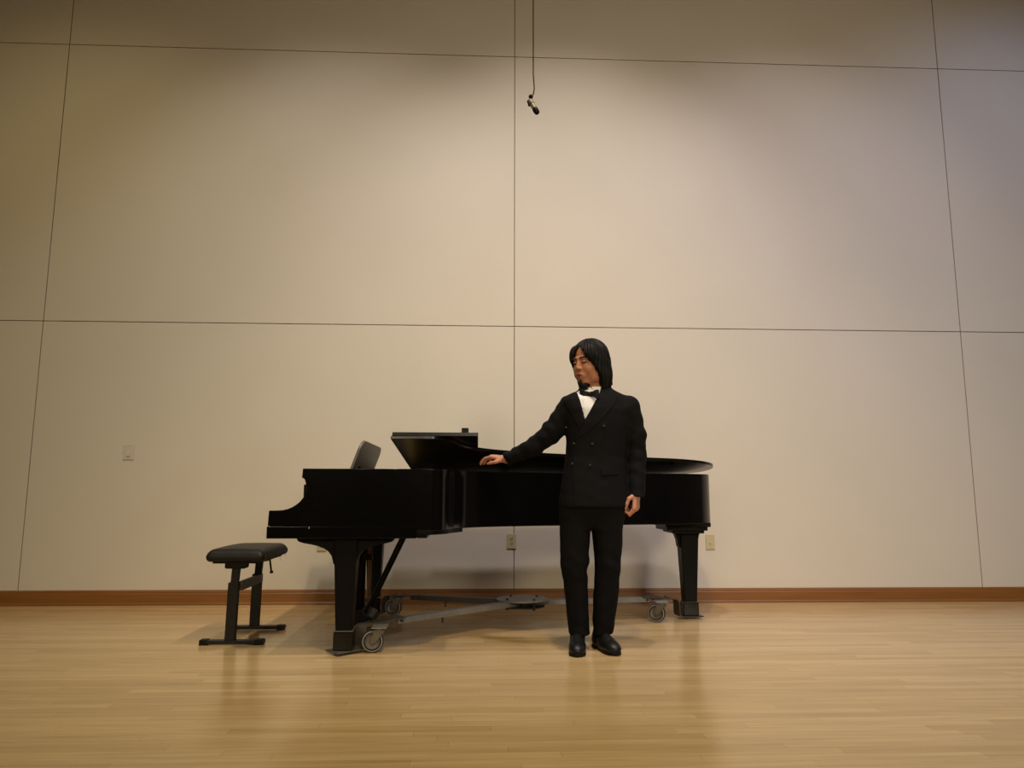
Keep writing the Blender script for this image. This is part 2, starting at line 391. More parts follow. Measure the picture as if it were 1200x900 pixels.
def sdf_obj(name, f, lo, hi, h, material, parent=None, base=None):
    v, F = mesh_sdf(f, lo, hi, h)
    if base is None: base = WORLD[parent] if parent is not None else Vector((0, 0, 0))
    base = Vector(base)
    me = bpy.data.meshes.new(name)
    me.vertices.add(len(v)); me.vertices.foreach_set('co', (v - np.array(base)).astype(np.float32).ravel())
    me.loops.add(F.size); me.loops.foreach_set('vertex_index', F.astype(np.int32).ravel())
    me.polygons.add(len(F)); me.polygons.foreach_set('loop_start', np.arange(0, F.size, 4, dtype=np.int32))
    me.update(calc_edges=True); me.validate(); me.shade_smooth()
    me.materials.append(material)
    o = new_obj(name, me, parent)
    if parent is None: o.location = base
    WORLD[o] = base
    return o

# ---------------------------------------------------------------- grand piano
ZT, ZB, ZK, ZS = .985, .652, .612, .676      # rim top, rim bottom, keybed bottom, seam above keybed
YN, YS = 4.10, 5.63                           # treble side, spine
def catmull(pts, n=10):
    P = [pts[0]] + list(pts) + [pts[-1]]; out = []
    for i in range(1, len(P) - 2):
        p0, p1, p2, p3 = [Vector((*p, 0)) for p in P[i - 1:i + 3]]
        for k in range(n):
            t = k / n
            v = .5 * ((2 * p1) + (p2 - p0) * t + (2 * p0 - 5 * p1 + 4 * p2 - p3) * t * t + (3 * p1 - p0 - 3 * p2 + p3) * t ** 3)
            out.append((v.x, v.y))
    out.append(tuple(pts[-1])); return out
bent = catmull([(-.30, 4.10), (-.235, 4.115), (-.175, 4.19), (-.13, 4.33), (-.05, 4.46), (.12, 4.585), (.4, 4.70), (.75, 4.80), (1.05, 4.865),
                (1.3, 4.925), (1.48, 5.01), (1.595, 5.13), (1.635, 5.28), (1.61, 5.42), (1.53, 5.54), (1.4, 5.61), (1.2, YS)], 8)
def offset(pts, d):
    out = []; n = len(pts)
    for i in range(n):
        a, b, c = Vector(pts[i - 1]), Vector(pts[i]), Vector(pts[(i + 1) % n])
        t1 = (b - a).normalized(); t2 = (c - b).normalized()
        n1 = Vector((-t1.y, t1.x)); n2 = Vector((-t2.y, t2.x)); nn = (n1 + n2).normalized()
        out.append(tuple(b + nn * d / max(.5, nn.dot(n1))))
    return out
XF = -.895
rim = [(XF, YN)] + bent + [(XF, YS)]
pn = root('grand_piano', (.2, 4.87, 0)); tag(pn, 'black concert grand piano on a wheeled dolly with its lid slightly raised', 'grand piano')
inn = offset(rim, .055)
m = MB(); m.ring(rim, inn, ZB, ZT); case = m.build('case_rim', M_lacq, pn, bevel=.003, smooth='auto')
m = MB(); m.prism(offset(rim, .05), ZB + .004, ZB + .05); m.build('case_bottom', M_lacq_dull, pn)
m = MB(); m.prism(offset(rim, .056), ZT - .16, ZT - .145); m.build('soundboard', M_felt, pn)
m = MB(); m.prism([p for p in offset(rim, .10)], ZT - .10, ZT - .09); m.build('iron_plate', M_gold, pn)
# bottom moulding of the treble cheek that hangs a little lower than the bentside
m = MB(); m.prism([(-.335, YN + .004)] + [(x, y + .004) for x, y in bent[:30]] + [(-.1, 4.6), (-.335, 4.6)], ZB - .022, ZB + .004); m.build('bottom_moulding', M_lacq_dull, pn, bevel=.006)
m = MB(); m.box((-.33, YN + .02, ZK), (-.275, YS - .03, ZB)); m.build('crossbeam', M_lacq_dull, pn, bevel=.003)
# arms (cheeks) with the curved cut towards the keyboard
arm = [(-.87, .985), (-.951, .985), (-.954, .936), (-.940, .929), (-.935, .915), (-.9305, .895), (-.929, .872), (-.934, .848), (-.944, .828), (-.959, .808), (-.979, .791),
       (-1.0, .778), (-1.02, .769), (-1.05, .762), (-1.08, .760), (-1.122, .7595), (-1.125, ZS + .0015), (-.34, ZS + .0015), (-.34, .70), (-.87, .70)]
for y0, y1 in ((YN + .0006, YN + .055), (YS - .055, YS - .0006)):
    m = MB(); m.prism(arm, y0, y1, 'y'); m.build('cheek', M_lacq, pn, bevel=.0025)
m = MB(); m.box((-1.128, YN - .006, ZK), (-.332, YS + .006, ZS)); kb = m.build('keybed', M_lacq, pn, bevel=.003)
m = MB(); m.box((-.905, YN - .0075, ZS - .012), (-.900, YN - .005, ZS - .001)); m.build('hinge_pin', M_screw, kb)
m = MB(); m.box((-1.125, YN + .055, ZS), (-1.10, YS - .055, .72)); m.build('key_slip', M_lacq, pn, bevel=.002)
kw = (YS - YN - .13) / 52; M_key = mat('key_white', (.75, .72, .65), .3, var=.03)
for i in range(52):
    m = MB(); m.box((-1.097, YN + .065 + i * kw + .0006, .70), (-.955, YN + .065 + (i + 1) * kw - .0006, .742)); m.build('white_key', M_key, pn)
for i in range(51):
    if i % 7 in (0, 1, 3, 4, 5):
        yy = YN + .065 + (i + 1) * kw; m = MB(); m.box((-1.045, yy - .0055, .742), (-.955, yy + .0055, .753)); m.build('black_key', M_lacq, pn)
m = MB(); m.box((-.955, YN + .055, .70), (-.93, YS - .055, .90)); m.build('fallboard', M_lacq, pn, bevel=.004)
m = MB(); m.box((-.93, YN + .055, .885), (-.50, YS - .055, .905)); m.build('shelf', M_lacq_dull, pn, bevel=.002)
# music desk, leaning back
th = math.atan2(.06, .165)
MD = Matrix.Translation((-.79, 4.865, .90)) @ Matrix.Rotation(th, 4, 'Y')
dp = [(-.43, 0), (.43, 0), (.43, .225)] + [(.43 - .10 * (1 - math.cos(a)), .225 + .062 * math.sin(a)) for a in [math.pi / 2 * k / 8 for k in range(1, 9)]]
dp += [(-x, z) for x, z in dp[:1:-1]]
m = MB(); m.prism(dp, 0, .016, 'x', MD); dk = m.build('music_desk', M_desk, pn, bevel=.003)
m = MB(); m.box((-.035, -.40, -.006), (0, .40, .01), MD); m.build('ledge', M_lacq, dk, bevel=.002)
for yy in (4.62, 5.1):
    m = MB(); m.prism([(-.75, .905), (-.58, .905), (-.735, 1.02)], yy, yy + .015, 'y'); m.build('strut', M_lacq, dk)
# lid: hinged on the spine side, raised a few degrees; the front flap lies folded back on top of it
M_lid = mat('lid_lacquer', (.0030, .0029, .0032), .24, spec=.3, var=.2)
LM = Matrix.Translation((0, YS + .01, ZT + .006)) @ Matrix.Rotation(-math.atan(.0995), 4, 'X')
ov = offset([(-.48, YN)] + bent + [(-.48, YS)], -.032)
lidpts = [(-.48, YN - .02)] + [p for p in ov[1:-1]] + [(-.48, YS + .0)]
lidpts = [(x, y - YS - .01) for x, y in lidpts]
m = MB(); m.prism(lidpts, 0, .019, 'z', LM); lid = m.build('lid', M_lid, pn, bevel=.003, seg=3)
m = MB(); m.prism([(-.474, -1.548), (-.002, -1.548), (-.002, -.01), (-.474, -.01)], .021, .042, 'z', LM); fl = m.build('front_flap', M_lid, pn, bevel=.002)
for yy in (-1.3, -.8, -.3):
    m = MB(); m.box((-.486, yy - .06, .012), (-.478, yy + .06, .030), LM); m.build('flap_hinge', M_brass, fl)
for xx in (-.3, .2, .7, 1.2):
    m = MB(); m.cone((xx - .03, YS + .006, ZT + .006), (xx + .03, YS + .006, ZT + .006), .007, n=10); m.build('lid_hinge', M_brass, lid)
for xx, yy in ((1.31, 4.97), (1.0, 4.885)):
    m = MB(); m.cone((xx, yy - YS + .02, -.008), (xx, yy - YS + .02, 0.001), .008, n=12)
    bmesh.ops.transform(m.bm, matrix=LM, verts=m.bm.verts[:]); m.build('rubber_bumper', M_black, lid)
m = MB(); m.cone((-.15, 4.34, ZT - .08), (-.13, 4.6, 1.083), .007, n=10); m.build('lid_prop', M_lacq_dull, pn)

# legs
def leg_top(cx, cy, w, zc):
    # scroll bracket under the keybed, profile in xz
    L = [(cx - .265, ZK), (cx - .262, .600), (cx - .25, .590), (cx - .225, .583), (cx - .19, .577), (cx - .15, .568), (cx - .115, .555), (cx - .09, .538), (cx - .073, .515), (cx - .066, .492), (cx - .062, .47)]
    Rr = [(2 * cx - x, z) for x, z in L][::-1]
    m = MB(); m.prism(L + Rr, cy - w / 2, cy + w / 2, 'y'); return m
def tapered(m, cx, cy, z0, z1, w0, w1):
    bmesh.ops.create_cone(m.bm, cap_ends=True, segments=4, radius1=w0 / math.sqrt(2), radius2=w1 / math.sqrt(2), depth=z1 - z0,
                          matrix=Matrix.Translation((cx, cy, (z0 + z1) / 2)) @ Matrix.Rotation(math.pi / 4, 4, 'Z')); return m
def front_leg(cx, cy):
    m = MB(); tapered(m, cx, cy, .118, ZK, .086, .128); lg = m.build('leg', M_lacq_dull, pn, bevel=.006)
    leg_top(cx - .005, cy, .085, .5).build('scroll_bracket', M_lacq_dull, lg, bevel=.008)
    m = MB(); m.box((cx - .048, cy - .048, .118), (cx + .048, cy + .048, .124)); m.build('metal_band', M_zinc, lg, bevel=.001)
    m = MB(); m.box((cx - .052, cy - .052, .022), (cx + .052, cy + .052, .118)); m.build('foot_block', M_lacq, lg, bevel=.005)
    # side brackets in depth direction
    m = MB(); m.prism([(cy - .02, ZK), (cy - .02, .47), (cy + .055, .47), (cy + .06, .53), (cy + .09, .57), (cy + .15, .585), (cy + .155, ZK)], cx - .035, cx + .035, 'x')
    m.build('side_bracket', M_lacq_dull, lg, bevel=.005)
    return lg
NL, FL, TL = (-.715, 4.205), (-.735, 5.49), (1.475, 5.27)
front_leg(*NL); front_leg(*FL)
# tail leg with its stack of mouldings
m = MB(); tapered(m, TL[0], TL[1], .108, .585, .088, .128); tl = m.build('leg', M_lacq_dull, pn, bevel=.006)
m = MB(); m.box((1.275, 5.07, .628), (1.585, 5.46, ZB + .005)); m.box((1.290, 5.10, .602), (1.572, 5.43, .630)); m.box((1.335, 5.13, .582), (1.556, 5.40, .604))
m.build('leg_plate', M_lacq_dull, tl, bevel=.004)
m = MB(); m.prism([(1.372, .584), (1.385, .565), (1.397, .53), (1.404, .48), (1.54, .48), (1.543, .53), (1.550, .565), (1.560, .584)], TL[1] - .04, TL[1] + .04, 'y'); m.build('scroll_bracket', M_lacq_dull, tl, bevel=.008)
m = MB(); m.box((TL[0] - .048, TL[1] - .048, .108), (TL[0] + .048, TL[1] + .048, .113)); m.build('metal_band', M_steel_dark, tl, bevel=.001)
m = MB(); m.box((TL[0] - .053, TL[1] - .053, .022), (TL[0] + .053, TL[1] + .053, .108)); m.build('foot_block', M_lacq, tl, bevel=.005)
# pedal lyre
M_rod = mat('dull_brass', (.11, .06, .028), .45, metal=.4, var=.2)
ly = root('pedal_lyre', (-.70, 4.87, 0)); ly.parent = pn; ly.location = Vector((-.70, 4.87, 0)) - WORLD[pn]
for s in (-1, 1):
    m = MB(); m.cone((-.745, 4.87 + s * .085, .10), (-.745, 4.87 + s * .10, ZK), .024, .027, n=4); m.build('lyre_post', M_lacq_dull, ly, bevel=.003)
m = MB(); m.prism([(-.80, .055), (-.80, .10), (-.775, .125), (-.765, .15), (-.70, .15), (-.68, .12), (-.64, .10), (-.64, .055)], 4.87 - .15, 4.87 + .15, 'y'); m.build('pedal_box', M_lacq_dull, ly, bevel=.006)
for s in (-1, 0, 1):
    m = MB(); yy = 4.87 + s * .07
    m.prism([(-.80, .062), (-.90, .052), (-.925, .054), (-.925, .060), (-.90, .063), (-.80, .075)], yy - .015, yy + .015, 'y'); m.build('pedal', M_brass, ly, bevel=.002)
    m = MB(); m.cone((-.683, yy, .12), (-.683, yy, ZK), .0038, n=10); m.build('pedal_rod', M_rod, ly)
m = MB(); m.box((-.72, 4.76, .44), (-.655, 4.80, .475)); m.build('rod_guide', M_black, ly, bevel=.003)
for s in (-1, 1):
    m = MB(); m.tube([(-.70, 4.87 + s * .12, .095), (-.45, 4.87 + s * .15, .625)], .0105, 8); m.build('lyre_brace', M_lacq_dull, ly)

tb = MB(); tb.box((-.0195, -.02, 0), (.0195, .02, .038), Matrix.Translation((-.076, 4.19, 0)) @ Matrix.Translation((0, 0, ZT + .006 + (YS + .01 - 4.19) * .0995 + .0425)) @ Matrix.Rotation(-math.atan(.0995), 4, 'X'))
tag(tb.build('black_box', M_black, base=(-.076, 4.19, 1.17), bevel=.003), 'small black cube standing on the folded front flap of the piano lid', 'box')

# ---------------------------------------------------------------- piano dolly
HUB = Vector((.30, 5.10, 0))
dl = root('piano_dolly', (.30, 5.10, 0)); tag(dl, 'grey steel three-armed dolly carrying the piano legs on swivel wheels', 'piano dolly')
m = MB(); m.lathe([(0, .150), (.17, .150), (.172, .152), (.172, .158), (.17, .160), (0, .160)], HUB, 'z', 40)
m.build('hub_plate', M_steel, dl, smooth='auto')
m = MB(); m.lathe([(0, .108), (.15, .108), (.15, .114), (0, .114)], HUB, 'z', 40); m.build('lower_hub_plate', M_steel_dark, dl, smooth='auto')
for a in (35, 125, 215, 305):
    p = HUB + Vector((.125 * math.cos(R_(a)), .125 * math.sin(R_(a)), 0)); m = MB(); m.cone(p + Vector((0, 0, .095)), p + Vector((0, 0, .168)), .009, n=6); m.build('bolt', M_steel_dark, dl)
def sheet(m, prof, w0, w1, o, d, t=.006):
    """bent strip: prof = [(dist, z)], along direction d from point o, thickness t, width eased from w0 to w1"""
    n = Vector((-d.y, d.x, 0)); k = len(prof)
    rows = []
    for i, (s_, z) in enumerate(prof):
        a = Vector(prof[max(i - 1, 0)]); b = Vector(prof[min(i + 1, k - 1)]); tt = (b - a).normalized(); nn = Vector((-tt.y, tt.x)) * t / 2
        w = w0 + (w1 - w0) * i / (k - 1)
        for sg in (1, -1):
            q = Vector((s_, z)) + nn * sg
            rows.append([m.bm.verts.new(o + d * q.x + n * (e * w / 2) + Vector((0, 0, q.y))) for e in (-1, 1)])
    for i in range(k - 1):
        A, B, C_, D = rows[2 * i], rows[2 * i + 1], rows[2 * i + 2], rows[2 * i + 3]
        m.bm.faces.new((A[0], A[1], C_[1], C_[0])); m.bm.faces.new((B[1], B[0], D[0], D[1]))
        m.bm.faces.new((A[0], C_[0], D[0], B[0])); m.bm.faces.new((A[1], B[1], D[1], C_[1]))
    m.bm.faces.new((rows[0][0], rows[1][0], rows[1][1], rows[0][1])); j = 2 * (k - 1)
    m.bm.faces.new((rows[j][0], rows[j][1], rows[j + 1][1], rows[j + 1][0]))
def caster(pivot, wheel, ztop, yaw=0):
    c = root('caster', (wheel[0], wheel[1], 0)); c.parent = dl; c.location = WORLD[c] - WORLD[dl]
    wx, wy = wheel; r = .060
    m = MB(); m.lathe([(.040, -.015), (.052, -.015), (.059, -.011), (r, -.004), (r, .004), (.059, .011), (.052, .015), (.040, .015)], (wx, wy, r), 'y', 36)
    m.build('tyre', M_rubber, c, smooth='auto')
    m = MB(); m.lathe([(.0490, -.0162), (.0540, -.0158), (.0540, .0158), (.0490, .0162)], (wx, wy, r), 'y', 36); m.build('tread_ring', M_tread, c, smooth='auto')
    m = MB(); m.lathe([(.0, -.012), (.012, -.014), (.016, -.009), (.036, -.009), (.044, -.0145), (.044, .0145), (.036, .009), (.016, .009), (.012, .014), (0, .012)], (wx, wy, r), 'y', 32); m.build('wheel_disc', M_zinc, c, smooth='auto')
    px, py = pivot
    for s in (-1, 1):
        m = MB(); y0 = wy + s * .021
        m.prism([(wx - .014, r - .006), (wx, r - .016), (wx + .014, r - .006), (px + .026, ztop - .022), (px + .026, ztop - .012), (px - .032, ztop - .012), (px - .032, ztop - .022)] if px > wx else
                [(wx - .014, r - .006), (wx, r - .016), (wx + .014, r - .006), (px + .032, ztop - .022), (px + .032, ztop - .012), (px - .026, ztop - .012), (px - .026, ztop - .022)], y0 - .0015, y0 + .0015, 'y')
        m.build('fork', M_zinc, c, bevel=.0008)
    m = MB(); m.box((px - .032, wy - .024, ztop - .014), (px + .032, wy + .024, ztop - .010)); m.cone((px, wy, ztop - .012), (px, wy, ztop - .001), .024, n=24); m.build('swivel_head', M_zinc, c, bevel=.001)
    m = MB(); m.cone((wx, wy - .027, r), (wx, wy + .027, r), .0065, n=12); m.build('axle', M_zinc, c)
    c.rotation_euler = (0, 0, yaw)
def arm_(leg, pivot, wheel, bar_end, mtl, yaw=0):
    """bar from the hub, strap with a drop to the plate under the leg"""
    lg = Vector((leg[0], leg[1], 0)); d = (lg - HUB).normalized(); L = (lg - HUB).length
    n = Vector((-d.y, d.x, 0))
    ar = root('arm', tuple(HUB)); ar.parent = dl; ar.location = (0, 0, 0)
    # inverted channel bar
    m = MB(); rot = Matrix.Translation(HUB) @ Matrix.Rotation(math.atan2(d.y, d.x), 4, 'Z')
    w = .031; m.prism([(-w, .117), (-w, .150), (w, .150), (w, .117), (w - .005, .117), (w - .005, .145), (-w + .005, .145), (-w + .005, .117)], .05, L - bar_end, 'x', rot)
    m.build('channel_bar', mtl, ar, bevel=.0015)
    m = MB(); a = L - bar_end - .05
    prof = [(a, .148), (a + .03, .147), (L - .18, .138), (L - .125, .136), (L - .108, .132), (L - .098, .122), (L - .094, .105), (L - .092, .035), (L - .088, .022), (L - .078, .017), (L - .06, .016), (L + .075, .016)]
    sheet(m, prof, .075, .125, HUB, d, .008); m.build('leg_bracket', M_steel_dark if leg is not NL else M_steel_mid, ar, smooth=False)
    m = MB(); p = HUB + d * (L - bar_end - .02); m.cone(p - n * .045 + Vector((0, 0, .134)), p + n * .045 + Vector((0, 0, .134)), .008, n=12); m.build('hinge_bolt', M_steel_dark, ar)
    for q in (.17, .23):
        for s in (-1, 1): m = MB(); p = HUB + d * (L - q) + n * s * .022; m.cone(p + Vector((0, 0, .136)), p + Vector((0, 0, .150)), .006, n=8); m.build('bracket_bolt', M_steel_dark, ar)
    m = MB(); p = HUB + d * (L * .5); m.cone(p + Vector((0, 0, .080)), p + Vector((0, 0, .118)), .006, n=8); m.build('stop_screw', M_steel_dark, ar)
    # caster pad
    ax = Vector((pivot[0], wheel[1], 0)); m = MB(); m.box((ax.x - .04, min(ax.y, (HUB + d * ((ax - HUB).dot(d))).y) - .03, .128), (ax.x + .04, max(ax.y, (HUB + d * ((ax - HUB).dot(d))).y) + .03, .134)); m.build('caster_pad', mtl, ar, bevel=.001)
    caster(pivot, wheel, .130, yaw)
arm_(NL, (-.530, 4.215), (-.566, 4.215), .33, M_steel, R_(8))
arm_(FL, (-.555, 5.42), (-.588, 5.42), .30, M_steel_dark, R_(-12))
arm_(TL, (1.24, 5.11), (1.205, 5.11), .30, M_steel, R_(-26))

# ---------------------------------------------------------------- piano bench
bn = root('piano_bench', (-1.385, 4.67, 0)); tag(bn, 'black padded adjustable piano bench on two T-shaped legs', 'piano bench')
def seat_f(P):
    q = P - np.array([-1.385, 4.68, .497])
    dome = .011 * np.clip(1 - (q[:, 0] / .19) ** 2, 0, 1) * np.clip(1 - (q[:, 1] / .33) ** 2, 0, 1)
    z = q[:, 2] - np.where(q[:, 2] > 0, dome, 0)
    ins = .017 * np.clip(q[:, 2] / .035, 0, 1)
    b = np.abs(np.stack([q[:, 0], q[:, 1], z], 1)) - np.stack([.164 - .024 - ins * 1, .288 - .024 - ins * 1, np.full(len(q), .034 - .024)], 1)
    d = np.linalg.norm(np.maximum(b, 0), axis=1) + np.minimum(b.max(1), 0) - .024
    # puckered corner folds
    fold = .0006 * np.sin(q[:, 1] * 70 + q[:, 0] * 60) * np.clip(np.hypot(q[:, 0] / .16, q[:, 1] / .29) - .75, 0, .5) * 2
    return d + fold
sdf_obj('seat_cushion', seat_f, (-1.60, 4.34, .44), (-1.17, 5.02, .57), .006, M_leather, bn)
m = MB(); m.box((-1.515, 4.425, .452), (-1.255, 4.935, .464)); m.build('seat_board', M_black, bn, bevel=.002)
for yc in (4.455, 4.915):
    lg = root('leg', (-1.40, yc, 0)); lg.parent = bn; lg.location = WORLD[lg] - WORLD[bn]
    m = MB(); m.box((-1.565, yc - .025, .006), (-1.208, yc + .025, .026)); m.build('foot_bar', M_frame, lg, bevel=.003)
    for xx in (-1.545, -1.235): m = MB(); m.box((xx - .022, yc - .026, 0), (xx + .022, yc + .026, .030)); m.build('end_cap', M_black, lg, bevel=.003)
    m = MB(); m.prism([(-1.428, .024), (-1.372, .024), (-1.368, .345), (-1.424, .345)], yc - .022, yc + .022, 'y'); m.build('post', M_frame, lg, bevel=.004)
    m = MB(); m.prism([(-1.413, .33), (-1.372, .33), (-1.364, .44), (-1.408, .44)], yc - .016, yc + .016, 'y'); m.build('inner_post', M_frame, lg, bevel=.003)
    m = MB(); m.prism([(-1.445, .43), (-1.437, .423), (-1.335, .423), (-1.325, .43), (-1.325, .455), (-1.445, .455)], yc - .03, yc + .03, 'y'); m.build('mount', M_black, lg, bevel=.002)
m = MB(); m.box((-1.385, 4.477, .295), (-1.355, 4.893, .345)); m.build('cross_beam', M_frame_b, bn, bevel=.003)
m = MB(); m.cone((-1.33, 4.925, .455), (-1.315, 4.93, .355), .006, n=8); m.cone((-1.315, 4.93, .36), (-1.312, 4.93, .345), .011, n=10); m.build('adjusting_lever', M_black, bn)
for tp in ([(-1.265, 4.92, .466), (-1.264, 4.922, .45), (-1.258, 4.923, .432), (-1.262, 4.924, .425)], [(-1.235, 4.945, .466), (-1.2345, 4.946, .45)]):
    m = MB(); m.tube(tp, .0008, 5); m.build('loose_thread', M_leather, bn)

# ---------------------------------------------------------------- hanging microphone
mc = root('hanging_microphone', (.235, 3.2, 2.66)); tag(mc, 'small grey microphone with black tip hanging on a thin black cable', 'microphone')
m = MB(); m.tube([(.243, 3.2, ZC), (.242, 3.2, 4.0), (.240, 3.2, 2.78), (.243, 3.2, 2.74), (.2445, 3.2, 2.71), (.241, 3.2, 2.685), (.232, 3.2, 2.672)], .0028, 8); m.build('cable', M_black, mc)
m = MB(); m.sphere((.228, 3.195, 2.668), .0105, 10); m.build('ball_joint', M_black, mc, smooth=True)
m = MB(); m.box((.222, 3.198, 2.640), (.232, 3.212, 2.662)); m.cone((.217, 3.195, 2.650), (.226, 3.214, 2.632), .008, n=12); m.build('clip', M_black, mc, bevel=.002)
a, b_ = Vector((.224, 3.200, 2.652)), Vector((.255, 3.172, 2.578)); dv = (b_ - a)
m = MB(); m.cone(a, a + dv * .72, .0115, n=24); mb_ = m.build('body', M_micbody, mc, smooth='auto')
m = MB(); m.cone(a + dv * .28, a + dv * .33, .0122, n=24); m.build('band', M_black, mb_)
m = MB(); m.cone(a + dv * .70, a + dv * .95, .0128, n=24); m.sphere(a + dv * .95, .0126, 12); m.build('capsule', M_black, mc, smooth=True)

# ---------------------------------------------------------------- the man
PB = Vector((.65, 4.25, 0))
def rotm(yaw, pitch):
    """columns: local x, y(forward), z(up) in world. yaw: forward turns from -Y towards -X"""
    f = Vector((-math.sin(yaw) * math.cos(pitch), -math.cos(yaw) * math.cos(pitch), -math.sin(pitch)))
    x = Vector((math.cos(yaw), -math.sin(yaw), 0)); z = x.cross(f); z = -z if z.z < 0 else z
    return np.array([x, f, z]).T
HC = np.array([.640, 4.225, 1.607]); HR = rotm(R_(52), R_(9)); HS = 1.06
def head_local(P):
    q = ((P - HC) @ HR) / HS
    q[:, 2] = np.where(q[:, 2] < 0, q[:, 2] / 1.15, q[:, 2]); return q
def head_f(P):
    q = head_local(P)
    d = ell(q, (0, -.015, .032), (.074, .092, .088))
    d = smin(d, ell(q, (0, .022, -.038), (.060, .066, .078)), .03)
    d = smin(d, ell(q, (0, .064, -.094), (.025, .021, .020)), .028)
    for s in (-1, 1):
        d = smin(d, ell(q, (s * .036, .050, -.030), (.030, .032, .030)), .02)
        d = smin(d, ell(q, (s * .050, .012, -.072), (.016, .035, .022)), .03)
        d = smin(d, ell(q, (s * .026, .079, .026), (.024, .010, .008)), .012)
        d = smax(d, -ell(q, (s * .031, .099, .008), (.016, .013, .010)), .010)
        d = smin(d, ell(q, (s * .031, .0745, .004), (.0155, .0125, .0105)), .004)
        d = smin(d, ell(q, (s * .0765, -.008, -.004), (.008, .019, .030)), .008)
    d = smin(d, cap(q, (0, .081, .016), (0, .0985, -.022), .0065, .0105), .012)
    for s in (-1, 1): d = smin(d, ell(q, (s * .0115, .090, -.027), (.0085, .010, .0075)), .006)
    d = smin(d, ell(q, (0, .083, -.060), (.030, .014, .018)), .015)
    d = smin(d, ell(q, (0, .0945, -.0535), (.021, .007, .0050)), .005)
    d = smin(d, ell(q, (0, .0930, -.0630), (.018, .007, .0055)), .005)
    d = smax(d, -ell(q, (0, .103, -.0583), (.024, .009, .0013)), .0025)
    return d * HS
def hand_f(P, W, f, n, tdir, curls, thumb, spread=.06, sc=1.0):
    f = np.array(f, float); f /= np.linalg.norm(f); n = np.array(n, float); n -= f * (n @ f); n /= np.linalg.norm(n)
    t = np.cross(f, n); t = t if t @ np.array(tdir) > 0 else -t
    W = np.array(W, float)
    d = cap(P, W - f * .03, W + f * .012, .026 * sc, .026 * sc)
    offs = [(.029, .092, .0098), (.0095, .096, .0100), (-.0105, .090, .0095), (-.029, .080, .0085)]
    lens = [(.043, .026, .021), (.047, .030, .022), (.043, .028, .021), (.034, .021, .018)]
    for i, ((o, l, r)) in enumerate(offs):
        K = W + f * l * sc + t * o * sc
        d = smin(d, cap(P, W + t * o * .55 * sc + f * .01, K, .0145 * sc, (r + .0025) * sc), .012)
        ang = 0; p = K
        c = curls[i]
        for j in range(3):
            ang += R_(c[j]); dv_ = f * math.cos(ang) - n * math.sin(ang) + t * (spread * (1.5 - i) / 1.5 if j == 0 else 0); dv_ /= np.linalg.norm(dv_)
            e = p + dv_ * lens[i][j] * sc
            seg = cap(P, p, e, r * sc * (1 - .1 * j), r * sc * (.9 - .1 * j)); d = smin(d, seg, .004); p = e
    p = W + f * .018 * sc + t * .024 * sc - n * .006
    for j, (dv_, l, r0, r1) in enumerate(thumb):
        v = f * dv_[0] + t * dv_[1] + n * dv_[2]; v /= np.linalg.norm(v); e = p + v * l * sc
        d = smin(d, cap(P, p, e, r0 * sc, r1 * sc), .010 if j == 0 else .005); p = e
    return d
RW = np.array([.162, 4.450, 1.056]); LW = np.array([.893, 4.205, .856])
def rhand(P): return hand_f(P, RW, (-.89, .42, .20), (.12, -.22, .95), (0, -1, 0), [(24, 24, 14), (27, 26, 14), (28, 26, 16), (30, 26, 16)],
                            [((.72, .55, -.40), .040, .0155, .012), ((.92, .05, -.35), .032, .0115, .0095), ((.95, -.05, -.45), .024, .0095, .0075)], sc=.93)
def lhand(P): return hand_f(P, LW, (-.06, -.10, -1), (.84, -.54, 0), (-.54, -.84, 0), [(42, 78, 45), (48, 80, 45), (52, 80, 45), (55, 80, 45)],
                            [((.55, .62, -.55), .036, .0150, .012), ((.95, .10, -.35), .032, .0115, .0098), ((.95, -.05, -.25), .026, .0098, .0078)], spread=.03, sc=.97)
torso_tab = smooth_table([.74, .90, 1.06, 1.20, 1.32, 1.39, 1.425, 1.46],
    [(.655, 4.262, .170, .105, .1), (.66, 4.262, .168, .100, .12), (.672, 4.26, .150, .092, .2), (.685, 4.255, .168, .105, .28), (.69, 4.255, .180, .105, .32), (.69, 4.26, .165, .085, .32), (.682, 4.26, .10, .07, .32), (.675, 4.258, .062, .060, .3)])
SH_R, EL_R = (.525, 4.26, 1.345), (.318, 4.325, 1.118)
SH_L, EL_L = (.868, 4.25, 1.345), (.915, 4.265, 1.095)
def body_f(P):
    d = loft(P, torso_tab)
    d = smin(d, cap(P, (.674, 4.262, 1.40), (.655, 4.243, 1.55), .058, .056), .03)
    hd = head_f(P); d = smin(d, hd, .012)
    d = smin(d, cap(P, (.530, 4.25, 1.345), (.425, 4.285, 1.205), .048, .040), .03); d = smin(d, cap(P, (.425, 4.285, 1.205), EL_R, .040, .032), .02); d = smin(d, cap(P, EL_R, RW, .032, .025), .012)
    d = smin(d, cap(P, (.862, 4.25, 1.345), (.905, 4.262, 1.19), .048, .042), .03); d = smin(d, cap(P, (.905, 4.262, 1.19), (.912, 4.265, 1.07), .040, .034), .02); d = smin(d, cap(P, (.912, 4.265, 1.07), LW, .034, .025), .012)
    d = smin(d, rhand(P), .006); d = smin(d, lhand(P), .006)
    for hip, knee, ank, toe in (((.56, 4.26, .80), (.545, 4.235, .46), (.565, 4.275, .085), (.535, 4.10, .035)), ((.745, 4.26, .80), (.729, 4.24, .46), (.698, 4.285, .085), (.725, 4.14, .035))):
        d = smin(d, cap(P, hip, knee, .075, .050), .03); d = smin(d, cap(P, knee, ank, .046, .026), .02); d = smin(d, cap(P, ank, toe, .026, .018), .02)
    return d
